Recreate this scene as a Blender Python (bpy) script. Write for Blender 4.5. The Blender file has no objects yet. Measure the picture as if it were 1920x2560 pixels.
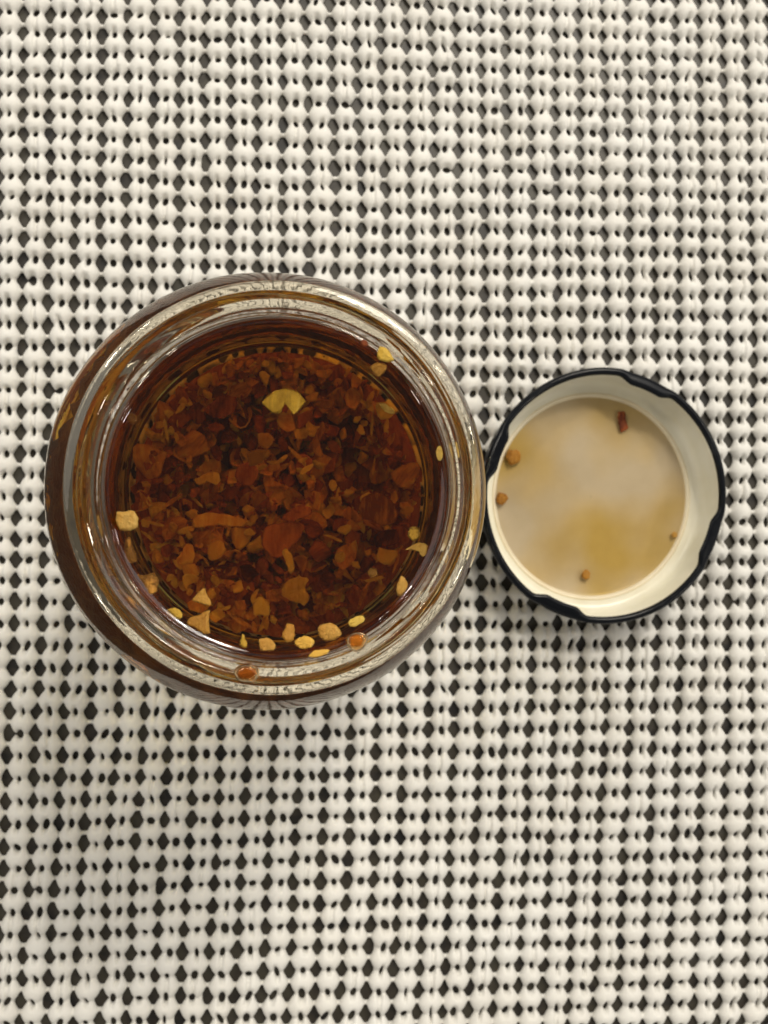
import bpy, math, random
import numpy as np
from mathutils import Vector, Matrix
random.seed(7); np.random.seed(7)
sc = bpy.context.scene
COL = sc.collection
MM = 0.001

# ------------------------------------------------------------------ camera
F = 2784.0                       # focal length in pixels of the 1920 x 2560 frame
HCAM = 0.272
NAD = (738.0, 1270.0)            # the point straight below the lens
cam_d = bpy.data.cameras.new('camera'); cam = bpy.data.objects.new('camera', cam_d); COL.objects.link(cam)
cam_d.sensor_width = 36; cam_d.lens = F / 2560 * 36
cam_d.clip_start = 0.005; cam_d.clip_end = 20
_a = Vector((NAD[0] - 960, -(NAD[1] - 1280), -F)).normalized()
ROT = _a.rotation_difference(Vector((0, 0, -1))).to_matrix()
cam.matrix_world = Matrix.Translation((0, 0, HCAM)) @ ROT.to_4x4()
cam_d.dof.use_dof = True; cam_d.dof.focus_distance = 0.175; cam_d.dof.aperture_fstop = 40
sc.camera = cam

# ------------------------------------------------------------------ room light
w = bpy.data.worlds.new('World'); sc.world = w; w.use_nodes = True
bg = w.node_tree.nodes['Background']
bg.inputs[0].default_value = (1.0, 0.92, 0.78, 1); bg.inputs[1].default_value = 0.19
def lamp(name, loc, power, size, color, aim=(0, 0, 0), size_y=None):
    l = bpy.data.lights.new(name, 'AREA'); l.shape = 'RECTANGLE' if size_y else 'DISK'; l.size = size
    if size_y: l.size_y = size_y
    l.energy = power; l.color = color
    o = bpy.data.objects.new(name, l); COL.objects.link(o); o.location = loc
    o.rotation_euler = (Vector(aim) - Vector(loc)).to_track_quat('-Z', 'Y').to_euler()
    return o
WARM = (1.0, 0.93, 0.80); SOFT = (1.0, 0.965, 0.915)
# ceiling lights: one large shade, small bare spots; plus two added soft fill panels
lamp('ceiling_lamp', (0.32, 0.66, 0.95), 5.3, 0.42, WARM)
lamp('ceiling_spot', (0.22, 0.62, 1.00), 2.6, 0.10, WARM)
lamp('ceiling_spot', (0.36, 0.56, 1.00), 1.0, 0.06, WARM)
lamp('ceiling_spot', (-0.62, 0.50, 0.95), 1.5, 0.09, WARM)
lamp('ceiling_spot', (-0.50, 0.62, 0.95), 0.6, 0.06, WARM)
lamp('ceiling_spot', (0.70, -0.33, 0.95), 1.2, 0.09, WARM)
lamp('ceiling_spot', (0.80, 0.25, 0.95), 1.1, 0.09, WARM)
lamp('ceiling_spot', (-0.68, -0.42, 0.95), 0.9, 0.08, WARM)
lamp('fill_panel', (0.75, 0.75, 1.15), 4.0, 0.9, SOFT)
lamp('fill_panel', (-0.95, 0.35, 1.15), 2.8, 0.9, SOFT)
# added wide fill lamps around the table, for glass reflections and side light
for sx, sy, p in ((0, 1, 1.7), (1, 0, 1.2), (-1, 0, 1.2), (0, -1, 0.9)):
    lamp('fill_softbox', (sx * 0.95, sy * 0.95, 0.42), p, 1.5, SOFT, (0, 0, 0.42), 0.8)
sc.view_settings.view_transform = 'Standard'; sc.view_settings.look = 'None'
sc.view_settings.exposure = -0.04; sc.view_settings.gamma = 1.0
sc.render.engine = 'CYCLES'
cy = sc.cycles
cy.max_bounces = 20; cy.transmission_bounces = 18; cy.glossy_bounces = 8; cy.diffuse_bounces = 5
cy.transparent_max_bounces = 12
cy.use_denoising = True
cy.sample_clamp_indirect = 40.0
cy.blur_glossy = 0.5

# ------------------------------------------------------------------ helpers
def ray(px, py):
    v = ROT @ Vector(((px - 960) / F, -(py - 1280) / F, -1.0))
    return v
def at(px, py, z):
    v = ray(px, py); t = (z - HCAM) / v.z
    return Vector((v.x * t, v.y * t, z)), t          # t = depth along the optical axis
OIL_Z = 0.1185; N_OIL = 1.47; N_GLASS = 1.52
def under(px, py, z):
    p, t = at(px, py, OIL_Z)
    v = ray(px, py).normalized()
    s = math.sqrt(max(1e-9, 1 - v.z ** 2)); s2 = s / N_OIL
    h = Vector((v.x, v.y, 0)); h = h.normalized() * s2 if h.length > 1e-6 else h
    d = Vector((h.x, h.y, -math.sqrt(1 - s2 * s2)))
    k = (z - OIL_Z) / d.z
    return p + d * k, t + (OIL_Z - z) / N_OIL

def tag(o, label=None, cat=None, group=None, kind=None):
    if label: o['label'] = label
    if cat: o['category'] = cat
    if group: o['group'] = group
    if kind: o['kind'] = kind
    return o
def empty(name, loc):
    o = bpy.data.objects.new(name, None); COL.objects.link(o); o.location = loc
    o.empty_display_size = 0.01
    return o
def mesh_np(name, V, Q, mat, smooth=True, normals=None):
    """V (n,3) floats, Q list or array of faces of equal size"""
    me = bpy.data.meshes.new(name)
    Q = np.asarray(Q, dtype=np.int32); k = Q.shape[1]
    me.vertices.add(len(V)); me.vertices.foreach_set('co', np.ascontiguousarray(V, dtype=np.float32).ravel())
    me.loops.add(Q.size); me.loops.foreach_set('vertex_index', Q.ravel())
    me.polygons.add(len(Q)); me.polygons.foreach_set('loop_start', np.arange(0, Q.size, k, dtype=np.int32))
    me.polygons.foreach_set('use_smooth', np.full(len(Q), smooth, dtype=bool))
    me.update(calc_edges=True)
    if normals is not None:
        me.normals_split_custom_set_from_vertices(normals.astype(np.float32))
    if mat: me.materials.append(mat)
    return me
def mesh_py(name, V, faces, mat, smooth=True):
    me = bpy.data.meshes.new(name); me.from_pydata([tuple(v) for v in V], [], faces)
    for p in me.polygons: p.use_smooth = smooth
    if mat: me.materials.append(mat)
    me.update()
    return me
def link(name, me, parent=None, loc=None):
    o = bpy.data.objects.new(name, me); COL.objects.link(o)
    if parent: o.parent = parent
    if loc is not None: o.location = loc
    return o

def material(name):
    m = bpy.data.materials.new(name); m.use_nodes = True
    nt = m.node_tree; nt.nodes.clear()
    out = nt.nodes.new('ShaderNodeOutputMaterial')
    return m, nt, out
def N(nt, t, **kw):
    n = nt.nodes.new(t)
    for k, v in kw.items():
        if k in n.inputs.keys(): n.inputs[k].default_value = v
        else: setattr(n, k, v)
    return n
def noise(nt, scale, detail=4, rough=0.55, vec=None):
    n = N(nt, 'ShaderNodeTexNoise', Scale=scale, Detail=detail, Roughness=rough)
    if vec is not None: nt.links.new(vec, n.inputs['Vector'])
    return n
def ramp(nt, fac, stops):
    r = nt.nodes.new('ShaderNodeValToRGB'); cr = r.color_ramp
    while len(cr.elements) < len(stops): cr.elements.new(0.5)
    for e, (p, c) in zip(cr.elements, stops): e.position = p; e.color = (*c, 1)
    nt.links.new(fac, r.inputs[0]); return r
def bump(nt, h, strength, dist):
    b = N(nt, 'ShaderNodeBump', Strength=strength, Distance=dist)
    nt.links.new(h, b.inputs['Height']); return b

# ---- materials
def mat_foam():
    m, nt, out = material('white_foam')
    p = N(nt, 'ShaderNodeBsdfPrincipled', Roughness=0.62)
    tc = N(nt, 'ShaderNodeTexCoord')
    geo = N(nt, 'ShaderNodeNewGeometry')
    n1 = noise(nt, 60, 3, 0.5, geo.outputs['Position'])
    r = ramp(nt, n1.outputs['Fac'], [(0.3, (0.715, 0.698, 0.66)), (0.7, (0.75, 0.742, 0.718))])
    nt.links.new(r.outputs[0], p.inputs['Base Color'])
    n2 = noise(nt, 2600, 3, 0.6, geo.outputs['Position'])
    b = bump(nt, n2.outputs['Fac'], 0.35, 0.00012)
    nt.links.new(b.outputs[0], p.inputs['Normal'])
    p.inputs['Specular IOR Level'].default_value = 0.3
    nt.links.new(p.outputs[0], out.inputs[0]); return m
def mat_table():
    m, nt, out = material('dark_table')
    p = N(nt, 'ShaderNodeBsdfPrincipled', Roughness=0.45)
    geo = N(nt, 'ShaderNodeNewGeometry')
    n1 = noise(nt, 95, 5, 0.65, geo.outputs['Position'])
    r = ramp(nt, n1.outputs['Fac'], [(0.37, (0.006, 0.005, 0.005)), (0.45, (0.025, 0.020, 0.015)), (0.56, (0.040, 0.035, 0.024)), (0.70, (0.031, 0.027, 0.025))])
    nt.links.new(r.outputs[0], p.inputs['Base Color'])
    nt.links.new(p.outputs[0], out.inputs[0]); return m
def mat_glass(name, ior, color=(1, 1, 1), bumpy=False):
    m, nt, out = material(name)
    g = N(nt, 'ShaderNodeBsdfGlass', IOR=ior, Roughness=0.0); g.inputs['Color'].default_value = (*color, 1)
    if bumpy:
        geo = N(nt, 'ShaderNodeNewGeometry')
        n = noise(nt, 260, 3, 0.5, geo.outputs['Position'])
        b = bump(nt, n.outputs['Fac'], 0.05, 0.0006); nt.links.new(b.outputs[0], g.inputs['Normal'])
    nt.links.new(g.outputs[0], out.inputs[0]); return m
def oil_volume(nt, out, c, d):
    v = N(nt, 'ShaderNodeVolumeAbsorption', Density=d); v.inputs['Color'].default_value = (*c, 1)
    nt.links.new(v.outputs[0], out.inputs['Volume'])
OIL_C, OIL_D = (0.93, 0.84, 0.08), 9.5
def mat_oil(name, ior):
    m = mat_glass(name, ior); nt = m.node_tree
    out = [n for n in nt.nodes if n.type == 'OUTPUT_MATERIAL'][0]
    oil_volume(nt, out, OIL_C, OIL_D); return m
def mat_flake(name, c1, c2, c3, scale=800, trans=0.12, rough=0.35):
    m, nt, out = material(name)
    geo = N(nt, 'ShaderNodeNewGeometry'); oi = N(nt, 'ShaderNodeObjectInfo')
    tc = N(nt, 'ShaderNodeTexCoord')
    mapn = N(nt, 'ShaderNodeMapping'); mapn.inputs['Scale'].default_value = (1, 0.22, 1)
    nt.links.new(tc.outputs['Object'], mapn.inputs['Vector'])
    n1 = noise(nt, scale, 5, 0.6, mapn.outputs[0])
    ma = N(nt, 'ShaderNodeMath', operation='MULTIPLY_ADD'); ma.inputs[1].default_value = 0.5; 
    nt.links.new(oi.outputs['Random'], ma.inputs[0])
    sub = N(nt, 'ShaderNodeMath', operation='SUBTRACT'); nt.links.new(n1.outputs['Fac'], sub.inputs[0]); sub.inputs[1].default_value = 0.25
    nt.links.new(sub.outputs[0], ma.inputs[2])
    r = ramp(nt, ma.outputs[0], [(0.25, c1), (0.5, c2), (0.8, c3)])
    p = N(nt, 'ShaderNodeBsdfPrincipled', Roughness=rough)
    p.inputs['Specular IOR Level'].default_value = 0.12
    nt.links.new(r.outputs[0], p.inputs['Base Color'])
    n2 = noise(nt, 1500, 4, 0.6, tc.outputs['Object'])
    b = bump(nt, n2.outputs['Fac'], 0.9, 0.0004); nt.links.new(b.outputs[0], p.inputs['Normal'])
    t = N(nt, 'ShaderNodeBsdfTranslucent'); nt.links.new(r.outputs[0], t.inputs['Color'])
    mx = N(nt, 'ShaderNodeMixShader'); mx.inputs[0].default_value = trans
    nt.links.new(p.outputs[0], mx.inputs[1]); nt.links.new(t.outputs[0], mx.inputs[2])
    nt.links.new(mx.outputs[0], out.inputs[0]); return m
FOAM, TABLE = mat_foam(), mat_table()
GLASS = mat_glass('clear_glass', N_GLASS, (0.995, 0.975, 0.93), True)
OILTOP = mat_oil('amber_oil', N_OIL)
OILWALL = mat_oil('amber_oil_wall', N_OIL / N_GLASS)
FL = {
 'rust':   mat_flake('rust_flake', (0.26, 0.085, 0.018), (0.74, 0.34, 0.07), (0.92, 0.62, 0.16)),
 'maroon': mat_flake('maroon_flake', (0.11, 0.025, 0.012), (0.40, 0.11, 0.035), (0.64, 0.24, 0.07)),
 'amber':  mat_flake('amber_flake', (0.70, 0.40, 0.07), (0.90, 0.62, 0.15), (0.93, 0.74, 0.28)),
 'yellow': mat_flake('yellow_seed', (0.40, 0.22, 0.028), (0.61, 0.38, 0.055), (0.74, 0.53, 0.13)),
 'gold':   mat_flake('gold_slice', (0.50, 0.27, 0.02), (0.82, 0.49, 0.045), (0.88, 0.60, 0.11)),
 'cream':  mat_flake('cream_seed', (0.34, 0.155, 0.025), (0.53, 0.285, 0.06), (0.66, 0.43, 0.13)),
 'tan':    mat_flake('tan_seed', (0.26, 0.10, 0.015), (0.46, 0.21, 0.035), (0.58, 0.33, 0.08)),
}

# ------------------------------------------------------------------ table
S = 0.45
tb = mesh_py('table', [(-S, -S, 0), (S, -S, 0), (S, S, 0), (-S, S, 0)], [(0, 1, 2, 3)], TABLE)
tag(link('table', tb), kind='structure')

# ------------------------------------------------------------------ foam mat (grid of beads)
PX, PY = 6.20 * MM, 5.12 * MM
ZM = 1.0 * MM
def build_mat():
    cs = [at(x, y, ZM)[0] for x in (-240, 2160) for y in (-300, 2860)]
    x0, x1 = min(c.x for c in cs), max(c.x for c in cs); y0, y1 = min(c.y for c in cs), max(c.y for c in cs)
    nx, ny = int((x1 - x0) / PX * 14), int((y1 - y0) / PY * 12)
    xs = np.linspace(x0, x1, nx, dtype=np.float32); ys = np.linspace(y0, y1, ny, dtype=np.float32)
    zs = np.linspace(-1.0 * MM, 2.75 * MM, 11, dtype=np.float32)
    X, Y = np.meshgrid(xs, ys, indexing='ij')
    # the sheet lies a little bent and unevenly stretched
    def wav(X, Y, sx, sy, ph): return np.sin(X * sx + ph) * np.cos(Y * sy + ph * 1.7)
    mmpx = 0.0000975
    v = (0.136 - Y) / 0.25
    Dx = -102 * mmpx * (np.clip(v, -0.2, 1.3) - 0.32) ** 2
    Xw = X - Dx + 0.00042 * wav(X, Y, 55, 38, 0.4) + 0.00022 * wav(X, Y, 160, 120, 2.1)
    Yw = Y + 0.006 * X + 0.00040 * wav(X, Y, 40, 60, 1.3) + 0.00022 * wav(X, Y, 140, 170, 4.0)
    u0 = 0.012                                         # looser towards the viewer
    Xw = u0 + (Xw - u0) / (1 + 0.042 * (v - 0.5)); yy = Yw - 0.0
    Yw = yy + 0.10 / (2 * 0.25) * yy ** 2 * np.sign(1)
    s, t = Xw / PX, Yw / PY
    I, J = np.rint(s).astype(int), np.rint(t).astype(int)
    i0, j0 = I.min() - 2, J.min() - 2
    nI, nJ = I.max() - i0 + 3, J.max() - j0 + 3
    R = np.random.RandomState(11)
    jx = R.normal(0, 0.12, (nI, nJ)) * MM; jy = R.normal(0, 0.10, (nI, nJ)) * MM
    sz = 1 + R.normal(0, 0.045, (nI, nJ)); jz = R.normal(0, 0.10, (nI, nJ)) * MM
    split = (R.rand(nI, nJ) < 0.16)
    so = R.normal(0, 0.13, (nI, nJ, 2)) * MM           # strand offsets
    loose = R.rand(nI, nJ) < 0.10
    so[..., 1] += loose * 0.38 * MM
    sr = 0.46 * MM * (1 + R.normal(0, 0.10, (nI, nJ, 2)))
    k = 0.13 * MM
    prims2d = []
    out = np.zeros((nx, ny, len(zs)), np.float32)
    acc = np.zeros_like(out)
    def add(d): 
        np.add(acc, np.exp(np.clip(-d / k, -40, 40)), out=acc)
    Z = zs[None, None, :]
    for di in (-1, 0, 1):
        for dj in (-1, 0, 1):
            ci, cj = I + di - i0, J + dj - j0
            cx = (I + di) * PX + jx[ci, cj]; cyy = (J + dj) * PY + jy[ci, cj]
            dx, dy = Xw - cx, Yw - cyy
            q = sz[ci, cj]
            # bead: a fat lens, pointed towards its left and right neighbours
            ax, ay, az = 2.88 * MM * q, 2.95 * MM, 2.25 * MM
            rr = (((np.abs(dx) + 0.355 * np.abs(dy)) / ax) ** 3.0 + (np.abs(dy) / ay) ** 3.0) ** (2 / 3.0)
            sp = split[ci, cj]
            zz = (np.abs(Z - jz[ci, cj][..., None]) / az) ** 2
            g = (rr[..., None] + zz) ** 0.5 - 1
            crease = (sp * 0.42 * np.exp(-(dx / (0.42 * MM)) ** 2)).astype(np.float32)
            add((g + crease[..., None]) * 1.75 * MM)
            if dj <= 0:                               # two strands up to the next bead
                nxj = jx[ci, cj + 1] + (I + di) * PX; nyj = jy[ci, cj + 1] + (J + dj + 1) * PY
                u = np.clip((Yw - cyy) / (nyj - cyy), 0, 1)
                bow = 4 * u * (1 - u)
                over = np.maximum(np.maximum(cyy - Yw, Yw - nyj), 0)
                for m, sg in ((0, -1), (1, 1)):
                    lx = cx * (1 - u) + nxj * u + sg * 1.10 * MM + so[ci, cj, m] * bow
                    d = np.sqrt((Xw - lx)[..., None] ** 2 + over[..., None] ** 2 + (Z + 0.45 * MM) ** 2) - (sr[ci, cj, m] * (1.25 - 0.30 * bow))[..., None]
                    add(d)
            if di <= 0:                               # one thread to the right-hand neighbour
                nxi = jx[ci + 1, cj] + (I + di + 1) * PX; nyi = jy[ci + 1, cj] + (J + dj) * PY
                u = np.clip((Xw - cx) / (nxi - cx), 0, 1)
                over = np.maximum(np.maximum(cx - Xw, Xw - nxi), 0)
                d = np.sqrt((Yw - (cyy * (1 - u) + nyi * u))[..., None] ** 2 + over[..., None] ** 2 + (Z + 0.75 * MM) ** 2) - 0.50 * MM
                add(d)
    D = -k * np.log(acc + 1e-30)
    # the little hole between each bead and the next one below it
    Jh = np.floor(t).astype(int); hi, hj = I - i0, Jh - j0
    rx = (0.66 * MM * np.clip(1 + R.normal(0, 0.20, (nI, nJ)), 0.5, 1.5))[hi, hj]; ry = (1.04 * MM * np.clip(1 + R.normal(0, 0.16, (nI, nJ)), 0.6, 1.4))[hi, hj]
    hx = Xw - I * PX - (R.normal(0, 0.16, (nI, nJ)) * MM)[hi, hj] - 0.5 * (jx[hi, hj] + jx[hi, hj + 1])
    hy = Yw - (Jh + 0.5) * PY - 0.5 * (jy[hi, hj] + jy[hi, hj + 1])
    sk = R.normal(0, 0.17, (nI, nJ))[hi, hj]
    h = (np.sqrt(((hx + sk * hy) / rx) ** 2 + (hy / ry) ** 2) - 1) * 0.5 * MM
    flare = 0.14 * MM * (Z / (1.2 * MM)) ** 2
    D = np.maximum(D, flare - h[..., None])
    # surface nets
    ins = D < 0
    c = [ins[a:nx - 1 + a, b:ny - 1 + b, e:len(zs) - 1 + e] for a in (0, 1) for b in (0, 1) for e in (0, 1)]
    cnt = sum(x.astype(np.int8) for x in c)
    act = (cnt > 0) & (cnt < 8)
    idx = np.full(act.shape, -1, np.int64); ai = np.argwhere(act); idx[act] = np.arange(len(ai))
    ps = np.zeros((len(ai), 3)); pn = np.zeros(len(ai))
    offs = [(a, b, e) for a in (0, 1) for b in (0, 1) for e in (0, 1)]
    for o1 in offs:
        for ax in range(3):
            if o1[ax]: continue
            o2 = list(o1); o2[ax] = 1
            d1 = D[ai[:, 0] + o1[0], ai[:, 1] + o1[1], ai[:, 2] + o1[2]]; d2 = D[ai[:, 0] + o2[0], ai[:, 1] + o2[1], ai[:, 2] + o2[2]]
            cr = (d1 < 0) != (d2 < 0)
            tt = np.where(cr, d1 / np.where(cr, d1 - d2, 1), 0)
            for a in range(3):
                ps[:, a] += np.where(cr, o1[a] + (tt if a == ax else 0), 0)
            pn += cr
    ps = ps / pn[:, None] + ai
    V = np.stack([np.interp(ps[:, 0], np.arange(nx), xs), np.interp(ps[:, 1], np.arange(ny), ys), np.interp(ps[:, 2], np.arange(len(zs)), zs) + ZM], 1)
    Q = []
    for ax in range(3):
        sl1 = [slice(None)] * 3; sl2 = [slice(None)] * 3
        sl1[ax] = slice(0, -1); sl2[ax] = slice(1, None)
        A, B = ins[tuple(sl1)], ins[tuple(sl2)]
        ed = np.argwhere(A != B)
        b1, b2 = [(1, 2), (2, 0), (0, 1)][ax]
        ok = (ed[:, b1] > 0) & (ed[:, b2] > 0) & (ed[:, b1] < act.shape[b1]) & (ed[:, b2] < act.shape[b2])
        ed = ed[ok]
        fl = A[ed[:, 0], ed[:, 1], ed[:, 2]]
        def gi(s1, s2):
            e = ed.copy(); e[:, b1] -= s1; e[:, b2] -= s2; return idx[e[:, 0], e[:, 1], e[:, 2]]
        q = np.stack([gi(1, 1), gi(0, 1), gi(0, 0), gi(1, 0)], 1)
        q[~fl] = q[~fl][:, ::-1]
        Q.append(q)
    Q = np.concatenate(Q); Q = Q[(Q >= 0).all(1)]
    # normals of the whole sheet
    e1 = V[Q[:, 2]] - V[Q[:, 0]]; e2 = V[Q[:, 3]] - V[Q[:, 1]]
    fn = np.cross(e1, e2); VN = np.zeros_like(V)
    for a in range(4): 
        for b in range(3): VN[:, b] += np.bincount(Q[:, a], fn[:, b], len(V))
    VN /= np.linalg.norm(VN, axis=1)[:, None] + 1e-20
    fc = V[Q].mean(1)
    fi = np.clip(np.rint((fc[:, 0] - x0) / (x1 - x0) * (nx - 1)).astype(int), 0, nx - 1)
    fj = np.clip(np.rint((fc[:, 1] - y0) / (y1 - y0) * (ny - 1)).astype(int), 0, ny - 1)
    cell = (I[fi, fj] - i0) * 10000 + (J[fi, fj] - j0)
    return V, Q, VN, cell, fc
def project(p):
    v = ROT.transposed() @ (Vector(p) - Vector((0, 0, HCAM)))
    return 960 + v.x / -v.z * F, 1280 - v.y / -v.z * F, -v.z
V, Q, VN, cell, fc = build_mat()
mat_root = empty('anti_slip_mat', (0, 0, 0))
tag(mat_root, 'white open-grid foam mat of rounded beads lying under the jar and lid', 'mat')
order = np.argsort(cell, kind='stable'); cells, start = np.unique(cell[order], return_index=True)
ends = list(start[1:]) + [len(order)]
cand = []
for n, (a, b) in enumerate(zip(start, ends)):
    ctr = fc[order[a:b]].mean(0)
    px, py, d = project(ctr)
    if 40 < px < 1880 and 40 < py < 2520 and (px - 662) ** 2 + (py - 1226) ** 2 > 600 ** 2 and (px - 1512) ** 2 + (py - 1240) ** 2 > 370 ** 2:
        cand.append((d, n))
cand.sort(); own = set(n for d, n in cand[:300]); rest = []
for n, (a, b) in enumerate(zip(start, ends)):
    f = order[a:b]
    if n in own:
        q = Q[f]; u, inv = np.unique(q, return_inverse=True)
        ctr = V[u].mean(0); ctr[2] = 0
        me = mesh_np('bead', V[u] - ctr, inv.reshape(q.shape), FOAM, True, VN[u])
        link('bead', me, mat_root, ctr)
    else: rest.append(f)
f = np.concatenate(rest); q = Q[f]; u, inv = np.unique(q, return_inverse=True)
o = link('bead', mesh_np('bead', V[u], inv.reshape(q.shape), FOAM, True, VN[u]), mat_root)
tag(o, kind='stuff')
del V, Q, VN, fc

# ------------------------------------------------------------------ jar
JC = at(694, 1219, 0.128)[0]; JX, JY = JC.x, JC.y
SEG = 224
def lathe(prof, off, wob, name, mat, thread=False, close_start=False, close_end=False):
    Vs = []; rng = random.Random(3)
    ph = [rng.uniform(0, 6.28) for _ in range(6)]
    crown = max(range(len(prof)), key=lambda q: prof[q][1]) if thread else 10 ** 6
    for i_p, (r, z) in enumerate(prof):
        for s in range(SEG):
            th = 2 * math.pi * s / SEG
            rr = r + wob * r / 30 * (math.sin(2 * th + ph[0]) + 0.7 * math.sin(3 * th + ph[1] + z * 0.02) + 0.35 * math.sin(7 * th + ph[2] + z * 0.3) + 0.3 * math.sin(13 * th + ph[3] - z * 0.2))
            if thread:
                f = ((th / (2 * math.pi)) * 4 + 0.35) % 1.0
                zc = 119.8 + 4.2 * f
                amp = 0.16 * min(1, f / 0.10, (1 - f) / 0.10)
                rr += amp * math.exp(-((z - zc) / 0.6) ** 2) * (1 if r > 24 else 0)
            ox, oy = off(z); kk = max(0.0, 1 - max(0, i_p - crown) / 9); ox *= kk; oy *= kk
            Vs.append(((rr * math.cos(th) + ox) * MM + JX, (rr * math.sin(th) + oy) * MM + JY, z * MM))
    Fs = []
    for a in range(len(prof) - 1):
        for s in range(SEG):
            s2 = (s + 1) % SEG
            Fs.append((a * SEG + s, a * SEG + s2, (a + 1) * SEG + s2, (a + 1) * SEG + s))
    return Vs, Fs
def spline(pts, n):
    out = []
    P = [pts[0]] + pts + [pts[-1]]
    for i in range(1, len(P) - 2):
        p0, p1, p2, p3 = P[i - 1], P[i], P[i + 1], P[i + 2]
        for k in range(n):
            t = k / n
            out.append(tuple(0.5 * (2 * b + (c - a) * t + (2 * a - 5 * b + 4 * c - d) * t * t + (3 * b - a - 3 * c + d) * t ** 3) for a, b, c, d in zip(p0, p1, p2, p3)))
    out.append(pts[-1]); return out
def sm(z, a, b): 
    t = min(1, max(0, (z - a) / (b - a))); return t * t * (3 - 2 * t)
off_out = lambda z: (-1.55 * (1 - sm(z, 98, 112)) - 0.35, 0.0)
off_in = lambda z: (-0.9 * (1 - sm(z, 98, 112)), 0.0)
outer = spline([(0.3, 4.6), (14, 4.4), (23, 3.8), (27, 3.1), (31.6, 4.0), (33.8, 7.5), (34.6, 12), (34.7, 30), (34.7, 70), (34.7, 90), (34.4, 96), (33.4, 101), (31.5, 105.4), (29.0, 108.8), (27.0, 111.2), (25.3, 114.98), (24.03, 117.58)], 4)[:-1]
outer += [(24.03 + 1.03 * i / 4, 117.58 + 0.31 * i / 4) for i in range(4)]
for i in range(36):                                     # finish; its bead is shaped so the glass shows pale rings
    z = 117.89 + 6.48 * i / 36
    outer.append((25.06 + 0.74 * i / 36 + 1.2 * math.exp(-((z - 119.12) / 0.87) ** 2), z))
outer += spline([(25.8, 124.37), (26.65, 127.1), (26.64, 127.7), (24.8, 128.0), (24.2, 127.8), (23.6, 127.1), (23.35, 126.2), (23.3, 124), (23.3, 120.8), (23.3, OIL_Z * 1000 + 0.9)], 6)
Vo, Fo = lathe(outer, off_out, 0.06, 'g', GLASS, thread=True)
jar = empty('glass_jar', (JX, JY, 0))
tag(jar, 'open round glass jar with screw thread filled with chilli oil', 'jar')
gb = link('glass_body', mesh_py('glass_body', [(x - JX, y - JY, z) for x, y, z in Vo], Fo, GLASS), jar)

# raised letters of the glass base, seen through the oil at the right
LETTER = mat_flake('pale_raised_glass', (0.50, 0.38, 0.12), (0.62, 0.48, 0.18), (0.70, 0.56, 0.26))
for ch, deg in (('L', -62), ('E', -44), ('T', -30), ('E', -14), ('3', 0)):
    cu = bpy.data.curves.new('raised_letter', 'FONT'); cu.body = ch; cu.size = 2.6 * MM; cu.extrude = 0.12 * MM; cu.align_x = 'CENTER'; cu.resolution_u = 2
    tmp = bpy.data.objects.new('raised_letter', cu); COL.objects.link(tmp)
    me = bpy.data.meshes.new_from_object(tmp); bpy.data.objects.remove(tmp); bpy.data.curves.remove(cu)
    me.materials.clear(); me.materials.append(LETTER)
    o = link('raised_letter', me, jar); a = math.radians(deg)
    o.matrix_local = Matrix.Translation(((28.7 * math.cos(a) - 0.9) * MM, 28.7 * math.sin(a) * MM, 13.9 * MM)) @ Matrix.Rotation(a - math.pi / 2, 4, 'Z') @ Matrix.Rotation(math.radians(35), 4, 'X')

# oil: its walls follow the inside of the glass
inner = spline([(0.3, 8.0), (14, 7.8), (24, 7.4), (27.6, 8.8), (29.7, 12.5), (30.2, 20), (30.3, 60), (30.2, 90), (29.7, 97), (28.3, 102), (26.2, 106), (24.5, 108.8), (23.6, 111), (23.3, 113), (23.3, 116), (23.3, OIL_Z * 1000 + 0.9)], 4)
Vi, Fi = lathe(inner, off_in, 0.06, 'o', None)
top = [(23.3, 0.9), (23.0, 0.55), (22.6, 0.32), (22.0, 0.14), (21.2, 0.04), (20, 0.0), (12, 0), (6, 0), (0.2, 0)]
Vt, Ft = lathe([(r, OIL_Z * 1000 + dz) for r, dz in top], lambda z: (0, 0), 0.06, 't', None)
n0 = len(Vi); Vall = Vi + Vt
Fall = Fi + [tuple(i + n0 for i in f) for f in Ft]
Fall.append(tuple(reversed([n0 + (len(top) - 1) * SEG + s for s in range(SEG)])) [::-1]); Fall.append(tuple(range(SEG))[::-1])
me = bpy.data.meshes.new('chilli_oil')
me.from_pydata([(x - JX, y - JY, z) for x, y, z in Vall], [], Fall)
me.materials.append(OILTOP); me.materials.append(OILWALL)
nw = len(Fi)
for i, p in enumerate(me.polygons):
    p.use_smooth = True
    p.material_index = 1 if (i < nw or i == len(Fall) - 1) else 0
me.update()
import bmesh
bm = bmesh.new(); bm.from_mesh(me); bmesh.ops.remove_doubles(bm, verts=bm.verts, dist=1e-6); bmesh.ops.recalc_face_normals(bm, faces=bm.faces); bm.to_mesh(me); bm.free()
oil = link('chilli_oil', me, None, (JX, JY, 0))
tag(oil, 'clear amber brown oil filling the glass jar up to its neck', 'oil')

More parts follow.
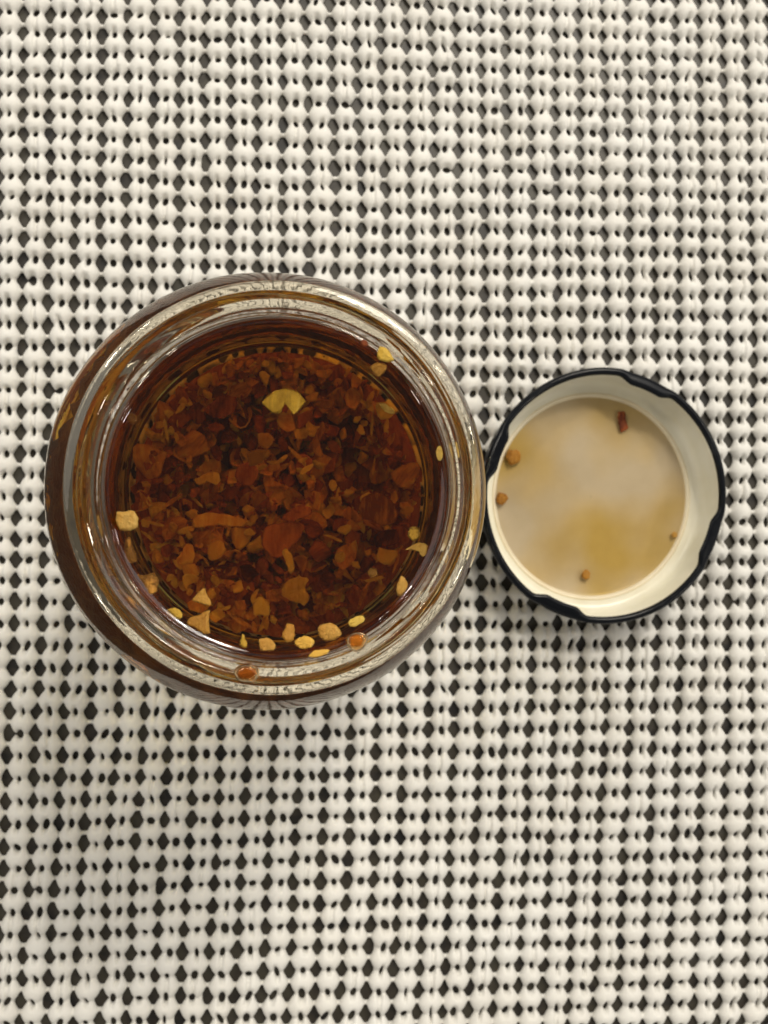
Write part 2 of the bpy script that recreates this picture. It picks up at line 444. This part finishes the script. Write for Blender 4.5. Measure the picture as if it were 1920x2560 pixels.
# ------------------------------------------------------------------ flakes and seeds
def resample(poly, n):
    P = [Vector((p[0], p[1])) for p in poly]; L = [0]
    for i in range(len(P)): L.append(L[-1] + (P[(i + 1) % len(P)] - P[i]).length)
    out = []
    for k in range(n):
        d = L[-1] * k / n
        i = max(j for j in range(len(P)) if L[j] <= d + 1e-9)
        f = (d - L[i]) / max(1e-9, L[i + 1] - L[i])
        out.append(P[i].lerp(P[(i + 1) % len(P)], f))
    return out
def chip(name, poly, thick, mat, n=18, rings=(1.0, 0.9, 0.6), curl=0.0, rough=0.15, seed=0, soft=1, jag=0.0):
    """a closed, domed little chip with the given outline (metres)"""
    rng = random.Random(seed); P = resample(poly, n)
    for _ in range(soft): P = [(P[i - 1] + 2 * P[i] + P[(i + 1) % n]) / 4 for i in range(n)]
    c = sum(P, Vector((0, 0))) / n
    rad = sum((p - c).length for p in P) / n
    V = []; F = []
    P = [p + Vector((rng.uniform(-jag, jag), rng.uniform(-jag, jag))) * rad for p in P]
    ang = rng.uniform(0, 3.14); ca, sa = math.cos(ang), math.sin(ang)
    def zz(p):
        q = (p.x - c.x) * ca + (p.y - c.y) * sa
        return curl * q * q / rad
    prof = {1.0: 0.0, 0.9: 0.72, 0.6: 0.95, 0.3: 1.02}
    for side in (1, -1):
        for k in rings:
            if side == -1 and k == 1.0: continue
            for p in P:
                q = c + (p - c) * k
                h = prof.get(k, 1.0) * thick / 2
                V.append((q.x, q.y, zz(q) + side * h * (1 + rng.uniform(-rough, rough) * 2) + rng.uniform(-rough, rough) * thick * 0.5))
        V.append((c.x, c.y, side * thick / 2 * (1.02 + rng.uniform(-rough, rough))))
    nr = len(rings); top0 = 0; ct = nr * n; bot0 = nr * n + 1; cb = bot0 + (nr - 1) * n
    for i in range(n):
        j = (i + 1) % n
        for r in range(nr - 1): F.append((r * n + i, r * n + j, (r + 1) * n + j, (r + 1) * n + i))
        F.append(((nr - 1) * n + i, (nr - 1) * n + j, ct))
        F.append((j, i, bot0 + i, bot0 + j))
        for r in range(nr - 2): F.append((bot0 + r * n + j, bot0 + r * n + i, bot0 + (r + 1) * n + i, bot0 + (r + 1) * n + j))
        F.append((bot0 + (nr - 2) * n + j, bot0 + (nr - 2) * n + i, cb))
    return mesh_py(name, V, F, mat)

def rand_poly(rng, kind):
    if kind == 'sliver':
        L, W = rng.uniform(3.0, 7.0), rng.uniform(0.5, 1.1)
        return [(x * L / 2, W / 2 * (1 + rng.uniform(-.5, .5)) * (1 if x * x < 0.9 else 0.3)) for x in (-1, -.5, 0, .5, 1)] + [(x * L / 2, -W / 2 * (1 + rng.uniform(-.5, .5)) * (1 if x * x < 0.9 else 0.3)) for x in (1, .5, 0, -.5, -1)]
    n = rng.randint(5, 8); a0 = rng.uniform(0, 6.28); asp = rng.uniform(0.5, 1.0)
    R = rng.uniform(0.9, 3.3) if kind == 'flake' else rng.uniform(1.0, 1.7)
    pts = []
    for i in range(n):
        a = a0 + 6.283 * (i + rng.uniform(-.3, .3)) / n
        r = R * rng.uniform(0.6, 1.15)
        pts.append((r * math.cos(a), r * asp * math.sin(a)))
    return pts
rng = random.Random(21)
SHAPES = {k: [] for k in ('rust', 'maroon', 'amber')}
for k in SHAPES:
    for v in range(12):
        kind = ('flake', 'flake', 'flake', 'sliver', 'seed', 'flake')[v % 6]
        if k == 'amber': kind = ('seed', 'flake', 'sliver', 'seed')[v % 4]
        poly = [(x * MM, y * MM) for x, y in rand_poly(rng, kind)]
        th = (rng.uniform(0.25, 0.5) if kind == 'flake' else rng.uniform(0.4, 0.9) if kind == 'seed' else rng.uniform(0.3, 0.5)) * MM
        SHAPES[k].append(chip('chilli_flake', poly, th, FL[k], n=12, curl=rng.uniform(-1.0, 1.1) if kind != 'seed' else 0.1, rough=0.25, seed=v * 7 + len(k), soft=0))
BED = 23.0                                              # mean height of the flake heap, mm
def bed_top(x, y):                                      # mm, relative to the jar axis
    return BED + 3.0 * math.sin(x * 0.16 + 0.6) * math.cos(y * 0.14 - 0.4) - 11.0 * math.exp(-(((x - 13) / 8) ** 2 + ((y - 5) / 8) ** 2)) + 0.004 * (x * x + y * y)
def rand_in(rmax):
    a = rng.uniform(0, 6.283); r = rmax * math.sqrt(rng.random()); return r * math.cos(a) - 0.9, r * math.sin(a)
def rotm(tilt):
    return Matrix.Rotation(rng.uniform(0, 6.283), 3, 'Z') @ Matrix.Rotation(rng.gauss(0, tilt), 3, 'X') @ Matrix.Rotation(rng.uniform(0, 6.283), 3, 'Z')
# the deep mass, one uncountable heap
VV = []; FF = []; MI = []
for i in range(1500):
    x, y = rand_in(27.0)
    zt = bed_top(x, y); z = max(9.0, zt - 1.2 - rng.random() ** 1.5 * 9)
    hk = rng.choice((0, 0, 1, 1, 2)); me = SHAPES[('rust', 'maroon', 'amber')[hk]][rng.randrange(12)]
    MI += [hk] * len(me.polygons)
    R = rotm(0.6); b = len(VV); s = rng.uniform(0.8, 1.35)
    for v in me.vertices:
        q = R @ (v.co * s); VV.append((q.x + x * MM, q.y + y * MM, q.z + z * MM))
    FF += [tuple(i + b for i in p.vertices) for p in me.polygons]
# core of the heap below the visible layers
core = len(VV); n = 40
for (rr, zz) in ((27.6, 8.9), (29.2, 11.6), (29.2, 13.2), (26.6, BED - 8), (20, BED - 9.5), (0.5, BED - 8.5)):
    for s in range(n):
        VV.append(((rr * math.cos(6.2832 * s / n) - 0.9) * MM, (rr * math.sin(6.2832 * s / n)) * MM, zz * MM))
for a in range(5):
    for s in range(n): FF.append((core + a * n + s, core + a * n + (s + 1) % n, core + (a + 1) * n + (s + 1) % n, core + (a + 1) * n + s))
heap = link('chilli_flake_heap', mesh_py('chilli_flake_heap', VV, FF, FL['rust']), None, (JX, JY, 0))
heap.data.materials.append(FL['maroon'])
heap.data.materials.append(FL['amber'])
MI += [1] * (len(heap.data.polygons) - len(MI)); heap.data.polygons.foreach_set('material_index', MI)
tag(heap, 'dense heap of red-brown chilli flakes settled at the bottom of the jar', 'chilli flakes', kind='stuff')
VV = []; FF = []; NA, NB = 160, 14
for i in range(NA):
    a = 6.28319 * i / NA
    for j_ in range(NB):
        b = 6.28319 * j_ / NB
        rr = 26.9 + 1.45 * math.cos(b) - 0.045 * max(0, 10 * math.sin(b)) * 2.2; zz = 95.5 + 9.0 * math.sin(b)
        rr += rng.uniform(-0.5, 0.4) + 0.35 * math.sin(5 * a) * math.sin(11 * a + b); zz += rng.uniform(-0.6, 0.6) + 1.6 * math.sin(3 * a + 1) + 1.0 * math.sin(8 * a)
        VV.append(((rr * math.cos(a) - 0.8) * MM, rr * math.sin(a) * MM, zz * MM))
for i in range(NA):
    for j_ in range(NB):
        FF.append((i * NB + j_, ((i + 1) % NA) * NB + j_, ((i + 1) % NA) * NB + (j_ + 1) % NB, i * NB + (j_ + 1) % NB))
MI = [0] * len(FF)
fl = link('floating_chilli_flakes', mesh_py('floating_chilli_flakes', VV, FF, FL['rust']), None, (JX, JY, 0))
fl.data.materials[0] = mat_flake('packed_flakes', (0.10, 0.025, 0.010), (0.32, 0.11, 0.03), (0.60, 0.30, 0.08), scale=180); fl.data.polygons.foreach_set('material_index', MI)
tag(fl, 'brown chilli flakes crowded under the glass shoulder of the jar', 'chilli flakes', kind='stuff')
LAB = {'rust': 'rust-brown chilli flake lying sunken among many alike in the jar of oil',
       'maroon': 'dark maroon chilli flake lying sunken among many alike in the jar of oil',
       'amber': 'small amber-orange chilli flake lying sunken among many alike in the jar of oil'}
for i in range(250):
    x, y = rand_in(26.6)
    k = rng.choice(('rust', 'rust', 'rust', 'maroon', 'maroon', 'amber', 'amber'))
    if math.hypot(x - 3, y - 2) < 15 and k == 'rust' and rng.random() < 0.35: k = 'maroon'
    if math.hypot(x, y) > 23.5 and rng.random() < 0.6: k = 'amber'  # more amber by the wall: the golden glow is put into flake colour
    o = bpy.data.objects.new('chilli_flake', SHAPES[k][rng.randrange(12)]); COL.objects.link(o)
    o.matrix_world = Matrix.Translation((JX + x * MM, JY + y * MM, (bed_top(x, y) + rng.uniform(-1.2, 1.6)) * MM)) @ rotm(0.5).to_4x4() @ Matrix.Scale(rng.uniform(0.85, 1.3), 4)
    tag(o, LAB[k], 'chilli flake', k + ' flakes sunken in the oil')

# pieces one can single out.  (label, name, category, material, px, py, height mm (None: on the oil), outline px, thickness mm, curl)
def blob(w, h, a=0, n=9, j=0.12, s=1):
    r = random.Random(s); ca, sa = math.cos(math.radians(a)), math.sin(math.radians(a)); o = []
    for i in range(n):
        t = 6.2832 * i / n; k = 1 + r.uniform(-j, j)
        x, y = w / 2 * math.cos(t) * k, h / 2 * math.sin(t) * k
        o.append((x * ca - y * sa, x * sa + y * ca))
    return o
SURF = OIL_Z * 1000 - 0.12
ZS = BED + 3.0
PIECES = [
 ('cream cube-shaped chunk floating at the left edge of the oil', 'chilli_piece', 'cream', 318, 1302, SURF + .8, [(-25, -22), (-8, -20), (14, -25), (26, -10), (25, 14), (8, 24), (-18, 22), (-26, 4)], 2.2, 0),
 ('drop-shaped tan seed floating just below the cream cube-shaped chunk', 'chilli_seed', 'tan', 326, 1377, SURF - .3, [(-10, -32), (0, -34), (12, 0), (18, 22), (6, 32), (-10, 26), (-14, 0)], 1.6, 0),
 ('pitted brown three-cornered chip floating at the lower left edge of the oil', 'chilli_piece', 'tan', 373, 1458, SURF - .2, [(-30, -20), (-5, -18), (12, -26), (24, -6), (18, 22), (2, 30), (-10, 8)], 1.5, 0.1),
 ('pinkish tan triangular chip over the dark ring at lower left of the oil', 'chilli_piece', 'cream', 505, 1492, SURF, [(6, -24), (16, 6), (24, 10), (20, 22), (-10, 14), (-26, 8)], 1.4, 0),
 ('small yellow oblong seed floating left of the large tan three-cornered chip', 'chilli_seed', 'yellow', 437, 1533, SURF, blob(44, 27, 25, s=3), 1.3, 0),
 ('large tan three-cornered chip with a tail floating at lower left of the oil', 'chilli_piece', 'cream', 497, 1558, SURF, [(26, -34), (24, -5), (26, 14), (26, 26), (14, 28), (-8, 12), (-30, 2), (-22, -14), (2, -20)], 1.7, 0.05),
 ('tiny yellow pear-shaped speck floating at the bottom edge of the oil', 'chilli_seed', 'yellow', 608, 1603, SURF, [(-3, -18), (4, -15), (5, -4), (11, 5), (8, 15), (0, 17), (-10, 8), (-6, -4)], 1.0, 0),
 ('squarish tan chip floating right of the tiny yellow pear-shaped speck', 'chilli_piece', 'tan', 668, 1611, SURF, [(-20, -14), (4, -16), (18, -4), (22, 6), (14, 16), (-18, 16)], 1.4, 0),
 ('upright oblong tan seed floating above the squarish tan chip at the bottom edge', 'chilli_seed', 'tan', 721, 1583, SURF, [(-4, -24), (14, -22), (15, 4), (10, 20), (-6, 22), (-17, 8), (-10, -8)], 1.5, 0),
 ('rounded amber seed floating between the oblong tan seed and the rim drop', 'chilli_seed', 'amber', 760, 1607, SURF, blob(48, 32, -8, s=6), 1.6, 0),
 ('largest pale tan lump floating at the lower right edge of the oil', 'chilli_piece', 'tan', 823, 1580, SURF, [(-28, -14), (-8, -22), (12, -20), (30, 0), (24, 14), (-4, 23), (-22, 16)], 2.0, 0),
 ('yellow-green oblong seed floating right of the largest pale tan lump', 'chilli_seed', 'yellow', 891, 1553, SURF, blob(46, 22, -25, s=8), 1.3, 0),
 ('pale cream wedge floating at the right lower edge of the oil', 'chilli_piece', 'cream', 1004, 1465, SURF, [(-2, -26), (14, -12), (14, 4), (0, 26), (-13, 22), (-12, 0)], 1.6, 0),
 ('pale yellow round seed floating at the right over the dark ring', 'chilli_seed', 'yellow', 1035, 1334, SURF - .2, blob(29, 37, 10, s=10), 1.3, 0),
 ('orange three-cornered flake floating just below the pale yellow round seed', 'chilli_flake', 'amber', 1044, 1370, SURF - .3, [(-32, 4), (0, -14), (26, -8), (18, 20), (8, 24), (4, 6)], 0.7, 0.2),
 ('narrow orange seed stuck to the right inner wall of the jar neck', 'chilli_seed', 'amber', 1098, 1134, 121.5, blob(17, 36, 0, s=12), 1.2, 0),
 ('bright yellow seed on the upper right inner edge of the jar mouth', 'chilli_seed', 'yellow', 964, 886, 128.2, [(-14, -20), (4, -14), (14, 2), (21, 14), (4, 18), (-18, 12), (-20, -2)], 1.8, 0),
 ('flat tan heart-shaped seed just below the bright yellow seed at the mouth', 'chilli_seed', 'tan', 947, 923, SURF, [(-22, -6), (-6, -16), (14, -15), (21, -6), (12, 10), (-2, 20), (-12, 12)], 1.2, 0),
 ('tiny dark red crumb on the upper right of the jar mouth', 'chilli_crumb', 'maroon', 911, 858, 126.5, blob(20, 15, 20, s=14), 1.0, 0),
 ('flat orange flake stuck on the white band of the lower jar rim', 'chilli_flake', 'amber', 798, 1633, 127.6, [(-28, 8), (-14, -6), (6, -9), (28, -8), (16, 4), (-6, 9)], 0.8, 0),
 ('small whitish square chip drifting at lower right inside the dark ring', 'chilli_piece', 'cream', 932, 1432, 110, blob(28, 27, 30, 5, s=16), 0.9, 0),
 ('blurred pinkish seed under the oil at the upper left edge', 'chilli_seed', 'tan', 330, 1046, SURF - 1, blob(30, 26, 40, s=17), 1.0, 0),
 ('large yellow fan-shaped chilli slice with a notch in its lower edge', 'chilli_slice', 'gold', 711, 1007, 113, [(-52, 0), (-40, -14), (-22, -28), (4, -33), (28, -27), (50, -4), (38, 12), (26, 26), (19, 27), (13, 4), (0, 2), (-8, 24), (-26, 25), (-38, 14)], 1.2, 0.08),
 ('yellow-green leaf-shaped seed sunk at the upper right of the flakes', 'chilli_seed', 'yellow', 969, 1021, 112, [(-20, -13), (-2, -13), (12, -2), (22, 8), (14, 15), (-4, 9), (-14, 0)], 0.9, 0),
 ('pinkish tan chip right of the large yellow fan-shaped slice', 'chilli_piece', 'tan', 811, 1008, ZS + 12, [(-22, 4), (-10, -10), (8, -8), (22, -12), (20, 6), (6, 14), (-14, 12)], 0.9, 0),
 ('bent yellow piece near the middle of the flake heap', 'chilli_piece', 'yellow', 646, 1143, ZS + 10, [(-28, -8), (-8, -17), (25, -18), (27, -2), (14, 6), (2, 16), (-22, 22), (-24, 6)], 1.0, 0.1),
 ('curved tan strip pointing right from the bent yellow piece', 'chilli_strip', 'amber', 692, 1148, ZS + 8, [(-26, 4), (0, 4), (22, -14), (28, -8), (10, 10), (-14, 14)], 0.8, 0),
 ('tan five-cornered chip above the bent yellow piece', 'chilli_piece', 'tan', 664, 1102, ZS + 6, [(-20, -18), (8, -18), (22, -4), (10, 14), (2, 20), (-16, 10)], 1.0, 0),
 ('bright orange squarish chunk at left in the flake heap', 'chilli_piece', 'amber', 541, 1377, ZS + 8, [(-22, 6), (-16, -18), (10, -27), (23, -4), (12, 14), (-6, 26), (-20, 18)], 1.8, 0),
 ('yellow heart-shaped seed below the bright orange squarish chunk', 'chilli_seed', 'yellow', 542, 1452, ZS + 10, [(-18, -4), (-6, -16), (4, -4), (18, -2), (4, 12), (-2, 17), (-12, 8)], 1.2, 0),
 ('hollow brown seed left of the bright orange squarish chunk', 'chilli_seed', 'rust', 459, 1387, ZS + 8, [(-22, 12), (-6, -4), (2, -26), (18, -24), (24, -4), (20, 22), (0, 24), (-12, 27)], 1.3, -0.2),
 ('knobbly upright amber husk in the lower middle of the flakes', 'chilli_husk', 'amber', 720, 1402, ZS + 6, [(-14, -22), (-4, -31), (8, -16), (14, 2), (14, 22), (6, 32), (-2, 14)], 1.3, 0),
 ('large wrinkled orange curl in the lower part of the flake heap', 'chilli_curl', 'amber', 738, 1480, ZS + 8, [(-32, 8), (-28, -14), (-10, -30), (14, -36), (36, -30), (24, -18), (26, 0), (34, 14), (24, 36), (6, 26), (-10, 24)], 2.0, 0.15),
 ('reddish orange triangular flake at the bottom of the heap', 'chilli_flake', 'amber', 652, 1519, ZS + 6, [(-4, -26), (14, -14), (24, 16), (18, 24), (-20, 20), (-18, -6)], 1.1, 0.1),
 ('small amber oval seed right of the middle of the heap', 'chilli_seed', 'amber', 832, 1214, ZS + 7, blob(20, 28, -15, s=30), 1.0, 0),
 ('tan triangular chip just below the middle of the heap', 'chilli_piece', 'tan', 650, 1246, ZS + 8, [(-20, -8), (-6, -22), (22, -2), (2, 10), (-14, 24), (-18, 10)], 1.0, 0),
 ('pale yellow round seed at lower right in the flake heap', 'chilli_seed', 'yellow', 851, 1393, ZS + 12, blob(28, 28, 0, s=32), 1.1, 0),
 ('flat brown chip lying inside the dark ring at the lower right', 'chilli_flake', 'rust', 803, 1529, ZS + 3, [(-20, -10), (0, -16), (22, -10), (14, 6), (4, 13), (-10, 11)], 0.7, 0),
 ('large striped brown disc of chilli skin at right in the heap', 'chilli_skin', 'rust', 942, 1272, ZS + 4, [(-44, 0), (-36, -24), (0, -40), (36, -24), (52, 8), (44, 34), (10, 40), (-14, 22), (-30, 28)], 0.5, 0.15),
 ('lumpy orange piece with a dark hollow at left in the heap', 'chilli_piece', 'amber', 520, 1198, ZS + 9, [(-34, 2), (-16, -6), (-2, -16), (24, -18), (30, 6), (16, 14), (0, 4), (-18, 16)], 1.4, 0.1),
 ('dark crimson crescent of chilli skin in the middle of the heap', 'chilli_skin', 'maroon', 742, 1284, ZS + 4, [(-38, 14), (-18, -6), (6, -20), (34, -14), (36, 2), (8, 10), (-18, 20)], 0.5, 0.3),
 ('large plain dark red-brown square of chilli skin below the middle of the heap', 'chilli_skin', 'maroon', 706, 1345, ZS + 2, [(-36, -34), (50, -36), (46, 0), (18, 20), (2, 46), (-26, 44), (-50, 14)], 0.45, 0.06),
 ('long brown wood-like strip at left of the middle of the heap', 'chilli_strip', 'rust', 548, 1302, ZS + 6, [(-64, 4), (-50, -16), (-10, -20), (66, -2), (62, 14), (20, 10), (-20, 8), (-58, 22)], 0.6, 0.05),
 ('smooth dull amber oval of skin left of the middle of the heap', 'chilli_skin', 'maroon', 617, 1185, ZS + 5, blob(52, 60, 20, 9, .08, 40), 0.6, 0.1),
 ('thin pale sliver pointing up at right of the middle of the heap', 'chilli_strip', 'amber', 768, 1173, ZS + 7, [(-20, 14), (-10, -4), (18, -15), (10, 0), (-8, 12)], 0.6, 0),
 ('brown stalk-like piece above the thin pale sliver', 'chilli_stalk', 'rust', 790, 1100, ZS + 8, [(14, -44), (24, -36), (8, 8), (20, 40), (8, 42), (-8, 24), (-20, 20), (-6, -4)], 1.2, 0),
 ('broad brown flake with a torn edge at upper left of the heap', 'chilli_skin', 'maroon', 552, 1014, ZS + 6, [(-42, 8), (-16, -14), (-4, -26), (34, -22), (40, 0), (20, 24), (-20, 30)], 0.5, 0.1),
]
MATS_SEEN = {}
for i, (label, name, mt, px, py, z, poly, th, curl) in enumerate(PIECES):
    z *= MM
    if z > OIL_Z - 0.002: p, d = at(px, py, z)
    else: p, d = under(px, py, z)
    k = d / F
    me = chip(name, [(x * k * 1.1, -y * k * 1.1) for x, y in poly], th * 0.55 * MM, FL[mt], n=3 * len(poly) + 3, curl=curl, rough=0.10, rings=(1.0, 0.9, 0.6, 0.3), seed=100 + i, jag=0.055 if len(poly) < 12 else 0.02, soft=1 if len(poly) < 12 else 0)
    o = link(name, me, None, p)
    o.rotation_euler = (rng.gauss(0, 0.09), rng.gauss(0, 0.09), 0)
    tag(o, label, name.replace('chilli_', 'chilli '))

# amber drops on the rim
DROP = mat_glass('amber_drop', 1.45, (0.98, 0.74, 0.45))
def drop(name, label, px, py, z, w, h, a, fm, hh=1.4):
    p, d = at(px, py, z * MM); k = d / F
    o = link(name, chip(name, [(x * k, -y * k) for x, y in blob(w, h, a, 12, .14, px)], hh * 1.5 * MM, DROP, n=24, rings=(1.0, 0.9, 0.6), rough=0.04, seed=px), None, p)
    tag(o, label, 'oil drop')
    o2 = link('chilli_crumb', chip('chilli_crumb', [(x * k, -y * k) for x, y in blob(w * .78, h * .74, a, 9, .2, px + 1)], 0.9 * MM, fm, n=20, seed=px + 5, jag=.06), None, p + Vector((0, 0, 0.1 * MM)))
    return o2
c = drop('oil_drop', 'orange oil drop sitting on the bottom left of the jar rim', 616, 1683, 128.0, 72, 50, 5, FL['tan'])
tag(c, 'orange chilli crumb inside the drop on the bottom left rim', 'chilli crumb')
c = drop('oil_drop', 'red-brown oil drop hanging on the lower right of the jar rim', 891, 1603, 128.0, 58, 50, -20, FL['tan'])
tag(c, 'dark red chilli crumb inside the drop on the lower right rim', 'chilli crumb')

# ------------------------------------------------------------------ lid
LC = at(1512, 1240, 0.0165)[0]
lid = empty('jar_lid', (LC.x, LC.y, 3.1 * MM))
lid.scale = (1.012, 1.042, 1)
tag(lid, 'upturned navy black metal screw lid with cream inside lying beside the jar', 'jar lid')
def mat_paint():
    m, nt, out = material('navy_enamel')
    p = N(nt, 'ShaderNodeBsdfPrincipled', Roughness=0.22); p.inputs['Specular IOR Level'].default_value = 0.18; p.inputs['Base Color'].default_value = (0.005, 0.006, 0.0085, 1)
    geo = N(nt, 'ShaderNodeNewGeometry'); n = noise(nt, 500, 3, 0.6, geo.outputs['Position'])
    r = ramp(nt, n.outputs['Fac'], [(0.35, (0.16,) * 3), (0.7, (0.28,) * 3)]); nt.links.new(r.outputs[0], p.inputs['Roughness'])
    nt.links.new(p.outputs[0], out.inputs[0]); return m
def mat_cream(name, c1, c2, rough=0.3):
    m, nt, out = material(name)
    p = N(nt, 'ShaderNodeBsdfPrincipled', Roughness=rough)
    geo = N(nt, 'ShaderNodeNewGeometry'); n = noise(nt, 120, 4, 0.55, geo.outputs['Position'])
    r = ramp(nt, n.outputs['Fac'], [(0.35, c1), (0.7, c2)]); nt.links.new(r.outputs[0], p.inputs['Base Color'])
    nt.links.new(p.outputs[0], out.inputs[0]); return m
PAINT = mat_paint(); ENAMEL = mat_cream('cream_enamel', (0.74, 0.70, 0.56), (0.80, 0.77, 0.66))
SEAL = mat_cream('sealing_compound', (0.70, 0.60, 0.42), (0.78, 0.70, 0.54), 0.4)
def lug(th):
    """0..1 how far the rim is pressed inwards at this angle"""
    best = 0
    for a in (68, -21, -113, 159):
        d = (math.degrees(th) - a + 180) % 360 - 180
        best = max(best, sm(-abs(d), -15, -7.5))
    return best
LS = 240
def ring_mesh(name, fn, mat, np_):
    V = []; F = []
    for s in range(LS):
        th = 2 * math.pi * s / LS
        V += [((r * math.cos(th)) * MM, (r * math.sin(th)) * MM, z * MM) for r, z in fn(th)]
    m = np_
    for s in range(LS):
        s2 = (s + 1) % LS
        for k in range(m - 1): F.append((s * m + k, s2 * m + k, s2 * m + k + 1, s * m + k + 1))
    return V, F
def shell_fn(th):
    return [(0.2, 0.3), (23, 0.3), (24.6, 0.0), (26.3, 0.5), (27.5, 1.8), (27.9, 3.5), (27.9, 11.5), (28.2, 12.4)]
V, F_ = ring_mesh('shell', shell_fn, PAINT, 8)
F_ = [tuple(reversed(f)) for f in F_]
link('shell', mesh_py('shell', V, F_, PAINT), lid)
def curl_fn(th):
    l = lug(th)
    ro = 28.95 - 0.30 * l; ri = 27.25 - 1.55 * l
    wob = 0.08 * math.sin(2 * th + 1) + 0.05 * math.sin(5 * th)
    rc, hw, hh = (ro + ri) / 2 + wob, (ro - ri) / 2, 0.95 - 0.20 * l
    zc = 12.7 + 0.25 * l
    return [(rc + hw * math.copysign(abs(math.cos(a)) ** 0.85, math.cos(a)), zc + hh * math.sin(a) + (-0.3 * l * math.cos(a))) for a in [2 * math.pi * k / 18 for k in range(19)]]
V, F_ = ring_mesh('rolled_rim', curl_fn, PAINT, 19)
link('rolled_rim', mesh_py('rolled_rim', V, F_, PAINT), lid)
def lining_fn(th):
    l = lug(th)
    return [(27.55 - 1.0 * l, 12.6), (27.45 - 0.9 * l, 11.8), (27.4 - 0.5 * l, 10.5), (27.4 - 0.2 * l, 9), (27.35, 6), (27.2, 4), (26.9, 2.9), (26.3, 2.2), (25.4, 1.8), (24.3, 1.9)]
V, F_ = ring_mesh('enamel_lining', lining_fn, ENAMEL, 10)
F_ = [tuple(reversed(f)) for f in F_]
link('enamel_lining', mesh_py('enamel_lining', V, F_, ENAMEL), lid)
def seal_fn(th):
    return [(24.35, 1.85), (24.2, 2.1), (23.9, 2.2), (23.6, 2.05), (23.35, 1.6), (23.2, 1.25)]
V, F_ = ring_mesh('sealing_ring', seal_fn, SEAL, 6)
link('sealing_ring', mesh_py('sealing_ring', V, [tuple(reversed(f)) for f in F_], SEAL), lid)
def panel_fn(th):
    return [(23.25, 1.25), (22.6, 1.0), (18, 1.05), (12, 1.15), (6, 1.2), (0.1, 1.2)]
V, F_ = ring_mesh('inner_panel', panel_fn, ENAMEL, 6)
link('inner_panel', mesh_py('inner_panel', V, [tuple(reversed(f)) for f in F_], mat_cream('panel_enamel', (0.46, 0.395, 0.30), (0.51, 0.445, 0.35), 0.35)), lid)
# thin film of oil pooled on the panel
def mat_film():
    m, nt, out = material('oil_film')
    geo = N(nt, 'ShaderNodeTexCoord')
    n = noise(nt, 40, 2.0, 0.45, geo.outputs['Object'])
    r = ramp(nt, n.outputs['Fac'], [(0.40, (0.95, 0.91, 0.83)), (0.52, (0.94, 0.86, 0.68)), (0.66, (0.90, 0.78, 0.45))])
    t = N(nt, 'ShaderNodeBsdfTransparent'); nt.links.new(r.outputs[0], t.inputs[0])
    g = N(nt, 'ShaderNodeBsdfGlossy', Roughness=0.12)
    fr = N(nt, 'ShaderNodeFresnel', IOR=1.45)
    mx = N(nt, 'ShaderNodeMixShader')
    nt.links.new(fr.outputs[0], mx.inputs[0]); nt.links.new(t.outputs[0], mx.inputs[1]); nt.links.new(g.outputs[0], mx.inputs[2])
    nt.links.new(mx.outputs[0], out.inputs[0]); return m
FILM = mat_film()
def film_fn(th):
    return [(23.2, 1.62), (22.5, 1.5), (18, 1.46), (8, 1.46), (0.1, 1.46)]
V, F_ = ring_mesh('oil_film', film_fn, FILM, 5)
o = link('oil_film', mesh_py('oil_film', V, [tuple(reversed(f)) for f in F_], FILM), None, (LC.x, LC.y, 3.1 * MM))
o.scale = (1.012, 1.042, 1)
tag(o, 'thin yellow oil film pooled over the inside of the upturned lid', 'oil film')
LZ = 3.1 + 1.7
CRUMBS = [
 ('dark red oblong flake stuck at the top of the lid inside', 'maroon', 1557, 1055, [(-13, -26), (6, -28), (14, 20), (-4, 27), (-12, 4)], 0.8),
 ('largest round brown crumb in oil at the upper left of the lid inside', 'tan', 1284, 1144, blob(40, 42, 0, 9, .1, 51), 1.7),
 ('second brown crumb in oil at the left edge of the lid inside', 'tan', 1254, 1246, blob(30, 32, 0, 9, .1, 52), 1.4),
 ('brown crumb with a dark shadow at the bottom of the lid inside', 'tan', 1465, 1437, blob(22, 26, 0, 8, .1, 53), 1.3),
 ('tiny red-brown crumb at the lower right of the lid inside', 'tan', 1686, 1337, blob(14, 16, 0, 8, .1, 54), 1.0),
]
for i, (label, mt, px, py, poly, th) in enumerate(CRUMBS):
    p, d = at(px, py, (LZ + th * .4) * MM); k = d / F
    o = link('chilli_crumb', chip('chilli_crumb', [(x * k, -y * k) for x, y in poly], th * MM, FL[mt], n=18, seed=300 + i, rough=0.2, jag=0.10, soft=0), None, p)
    tag(o, label, 'chilli crumb')
